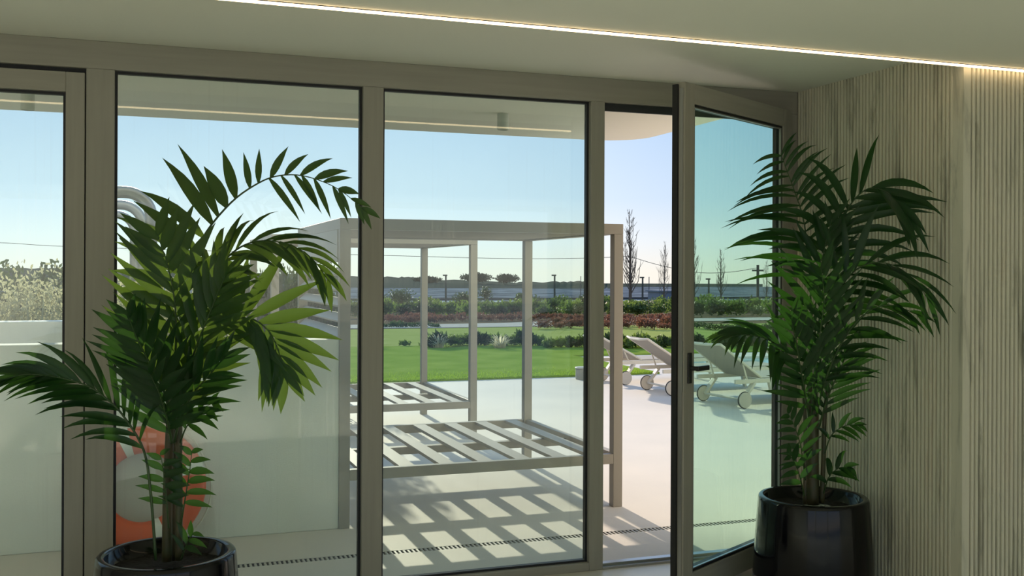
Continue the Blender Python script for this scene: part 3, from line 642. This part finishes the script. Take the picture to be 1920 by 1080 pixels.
# small leafy trees by the river
def small_tree(px, d, h, wd, label, seed, palmy=False):
    x, y = pxplace(px, d); z = gz(y); t = empty('small_tree', (x, y, z))
    obj('trunk', MB().tube([(0, 0, 0), (.04, 0, h*.35), (-.03, .02, h*.7)], [.07, .05, .03], 6), M['bark'], t)
    mb = clump(600, wd/2, wd/2, h*.3, .10, seed); mb.v = [(a, b, c+h*.38) for a, b, c in mb.v]
    obj('crown', mb, M['dkhedge'], t); tag(t, label, 'tree', 'small trees near the river')
small_tree(752, 44, 1.25, 1.4, 'small dark leafy tree left of the pergola post', 5)
small_tree(706, 46, 1.05, 1.1, 'small dark tree just right of the left mullion', 8)
small_tree(910, 60, 1.45, 1.1, 'small dark tree before the river, right of the middle pergola post', 6)
small_tree(868, 48, 1.1, 1.1, 'small dark tree left of the middle pergola post', 7)
# bare poplars
def poplar(px, ytop, d, label, seed, r=.09):
    rng = random.Random(seed); x, y = pxplace(px, d); z = gz(y); q = CAM + ray(px, ytop)*d; h = q.z - z
    t = empty('bare_poplar', (x, y, z)); lean = rng.uniform(-.15, .15)
    def tp(u): return V((lean*u*u, 0, h*u))
    obj('trunk', MB().tube([tp(u/8) for u in range(9)], [r*(1-.93*u/8) for u in range(9)], 6), M['bark'], t)
    bm_ = MB()
    for i in range(40):
        u = .14+.80*i/40; a = rng.uniform(0, 2*pi); b = tp(u); l = h*rng.uniform(.16, .34)*(1.15-u); sp = .42
        dr = V((cos(a)*sp, sin(a)*sp, 1)).normalized(); m1 = b+dr*l*.5+V((cos(a), sin(a), 0))*l*.10; e = b+dr*l+V((0, 0, l*.25))
        bm_.tube([b, m1, e], [r*.36*(1.1-u), r*.24*(1.1-u), r*.07], 4, False)
        for k in range(3):
            s_ = b.lerp(e, rng.uniform(.3, .9)); dd = (dr+V((rng.uniform(-.5, .5), rng.uniform(-.5, .5), .3))).normalized()
            bm_.tube([s_, s_+dd*l*.4], [r*.14, r*.05], 3, False)
    tag(obj('branches', bm_, M['bark'], t), kind='stuff'); tag(t, label, 'tree', 'bare poplars')
poplar(1182, 392, 62, 'tallest bare poplar seen right of the front pergola post', 1, .12)
poplar(1245, 452, 70, 'slim bare poplar next to the dark edge of the open door', 2, .07)
poplar(1302, 443, 70, 'bare poplar seen at the left of the door glass', 3, .08)
poplar(1352, 466, 74, 'bare poplar seen in the middle of the door glass', 4, .08)
poplar(1437, 486, 78, 'faint bare poplar near the right edge of the door glass', 5, .05)
# lamp posts on the river walk
def lamp_post(px, ytop, label, d=150, r=.16):
    q = CAM + ray(px, ytop)*d; z = gz(q.y); t = empty('lamp_post', (q.x, q.y, z)); h = q.z-z
    obj('pole', MB().tube([(0, 0, 0), (0, 0, h)], [r, r*.8], 6), M['post'], t)
    obj('lamp_head', MB().box(-.42, .18, -.15, .15, h-.05, h+.16), M['post'], t); tag(t, label, 'street lamp', 'lamp posts on the river walk')
lamp_post(836, 517, 'dark lamp post on the river walk in the left bay of the pergola')
lamp_post(1040, 517, 'dark lamp post on the river walk behind the pane right of centre')
lamp_post(1205, 521, 'dark lamp post on the river walk in the doorway gap')
lamp_post(1329, 524, 'dark lamp post on the river walk in the door glass')
for px, yt, lab in ((1089, 518, 'thin bare mast beyond the river beside the right mullion'), (1217, 519, 'thin bare mast beyond the river in the doorway gap')):
    q = CAM + ray(px, yt)*260; t = tag(obj('mast', MB().tube([(q.x, q.y, -4.9), (q.x, q.y, q.z)], .10, 5), M['post']), lab, 'mast', 'thin masts beyond the river')
q = CAM + ray(1421, 497)*150; t = empty('utility_pole', (q.x, q.y, gz(q.y)))
obj('pole', MB().tube([(0, 0, 0), (0, 0, q.z-gz(q.y))], .22, 6), M['post'], t); obj('crossarm', MB().box(-.9, .9, -.12, .12, q.z-gz(q.y)-.9, q.z-gz(q.y)-.65), M['post'], t)
tag(t, 'dark wooden utility pole at the right edge of the door glass', 'utility pole')
def wire(pts, d, label):
    S = smooth_pts([CAM + ray(x, y)*d for x, y in pts], 40); tag(obj('power_line', MB().tube(S, .028*d/150*1.3, 4, False), M['post']), label, 'cable', 'overhead power lines')
wire([(-300, 440), (0, 455), (123, 462), (420, 471), (760, 480), (960, 485), (1100, 484), (1185, 480)], 150, 'overhead power line sagging behind the pergola roof')
wire([(1185, 482), (1240, 498), (1310, 511), (1370, 510), (1421, 502)], 150, 'overhead power line between poplars and the utility pole')
# far bank: promenade edge, fence and low building
struct('trim_1', MB().box(-300, 500, 242.4, 243, -5.3, -4.72), M['post'])
o = tag(obj('pump_house', MB().box(0, 6, 0, 4, 0, 2.2).box(-.3, 6.3, -.3, 4.3, 2.2, 2.45), M['blue']), 'small blue-grey flat-roofed building by the river in the doorway gap', 'building')
q = CAM + ray(1236, 568)*170; o.location = (q.x, q.y, -3.7)
# hills
struct('ground_plain', MB().box(-2500, 3000, 424, 1560, -30, -25), M['field'])
def ridge(name, prof, d, depth, m, base=-4.85, rough=1., seed=0):
    rng = random.Random(seed); P = smooth_pts([V((x, y, 0)) for x, y in prof], 150); mb = MB(); vs = []
    for p in P:
        q = CAM + ray(p.x, p.y)*d; h = q.z + rng.uniform(-.35, .35)*rough; out = (q-CAM); out.z = 0; out.normalize()
        a = V((q.x, q.y, base)) - out*depth; b = V((q.x, q.y, base*.35+h*.65)) - out*depth*.45
        vs += [tuple(a), tuple(b), (q.x, q.y, h), tuple(V((q.x, q.y, base))+out*depth)]
    mb.add(vs, [(i*4+j, (i+1)*4+j, (i+1)*4+j+1, i*4+j+1) for i in range(len(P)-1) for j in range(3)]); struct(name, mb, m)
ridge('hill', [(430, 520), (560, 519), (720, 519), (780, 521), (830, 526), (900, 528), (960, 530), (1050, 528), (1110, 529), (1150, 536), (1230, 539), (1300, 538), (1360, 540), (1390, 546), (1430, 552)], 520, 110, M['hill'], rough=1.2, seed=3)
ridge('hill_far', [(-500, 500), (0, 503), (120, 503), (300, 508), (500, 512), (720, 521), (1000, 531), (1200, 541), (1400, 541), (1700, 538), (2300, 536)], 1500, 300, M['hill'], base=-26, rough=3, seed=4)
# umbrella pines on the hill
def pine(px, top, half, d, label, seed):
    q = CAM + ray(px, top)*d; k = d/FPX; t = empty('umbrella_pine', (q.x, q.y, -3.4)); h = q.z+3.4; R = half*k
    obj('trunk', MB().tube([(0, 0, 0), (0, 0, h*.7)], .4, 6), M['bark'], t)
    mb = clump(2600, R*1.15, R, h*.47, .9, seed); mb.v = [(a, b, c+h*.05) for a, b, c in mb.v]
    obj('crown', mb, M['pine'], t); tag(t, label, 'tree', 'umbrella pines on the far hill')
pine(802, 519, 26, 470, 'low rounded pine on the far hill, leftmost of three', 1)
pine(893, 511, 29, 470, 'largest rounded pine on the far hill, behind a pergola post', 2)
pine(950, 514, 21, 470, 'rounded pine on the far hill, rightmost of three', 3)
# reeds and grasses behind the white wall
gv = []
for k in range(4):
    rb = blades(300, .95, .34, 200+k, .005, 1.3, .16); fl_ = clump(2200, .27, .27, .20, .018, 240+k, up=.4)
    rb.add([(x, y, z+.34) for x, y, z in fl_.v], fl_.f); gv.append(mesh('reed_clump', rb, M['reed']))
pl_ = []; labs = []
for i in range(11):
    for j, yy in enumerate((9.5, 10.4, 11.4)):
        x = -5.2+i*.56+random.uniform(-.12, .12)
        if x > .7: continue
        pl_.append((x, yy+random.uniform(-.15, .15), random.uniform(1.8, 2.15)))
        labs.append(['reed clump in the row next to the rear white wall', 'reed clump in the middle row behind the white walls', 'reed clump in the far row behind the white walls'][j])
scatter('reed_clump', gv, pl_, labs, 'grass', 'reeds behind the white wall')
bv = mesh('tall_bush', clump(5200, .85, .62, .98, .075, 300, up=1.0), M['dkhedge'])
for px, d, s, sxy, lab in ((55, 13.5, .92, .92, 'dark bush rising above the reeds at the far left'), (440, 11.9, .88, .6, 'dark bush deep behind the left palm crown'), (495, 11.9, .9, .58, 'dark bush behind the palm leaves left of the pergola'), (545, 12.0, .92, .55, 'dark bush behind the louvred side of the pergola'), (592, 12.1, .92, .55, 'dark bush behind the pergola louvres next to the post')):
    x, y = pxplace(px, d); o = link('tall_bush', bv, None, (x, y, 0)); o.scale = (sxy, sxy, s); tag(o, lab, 'bush')
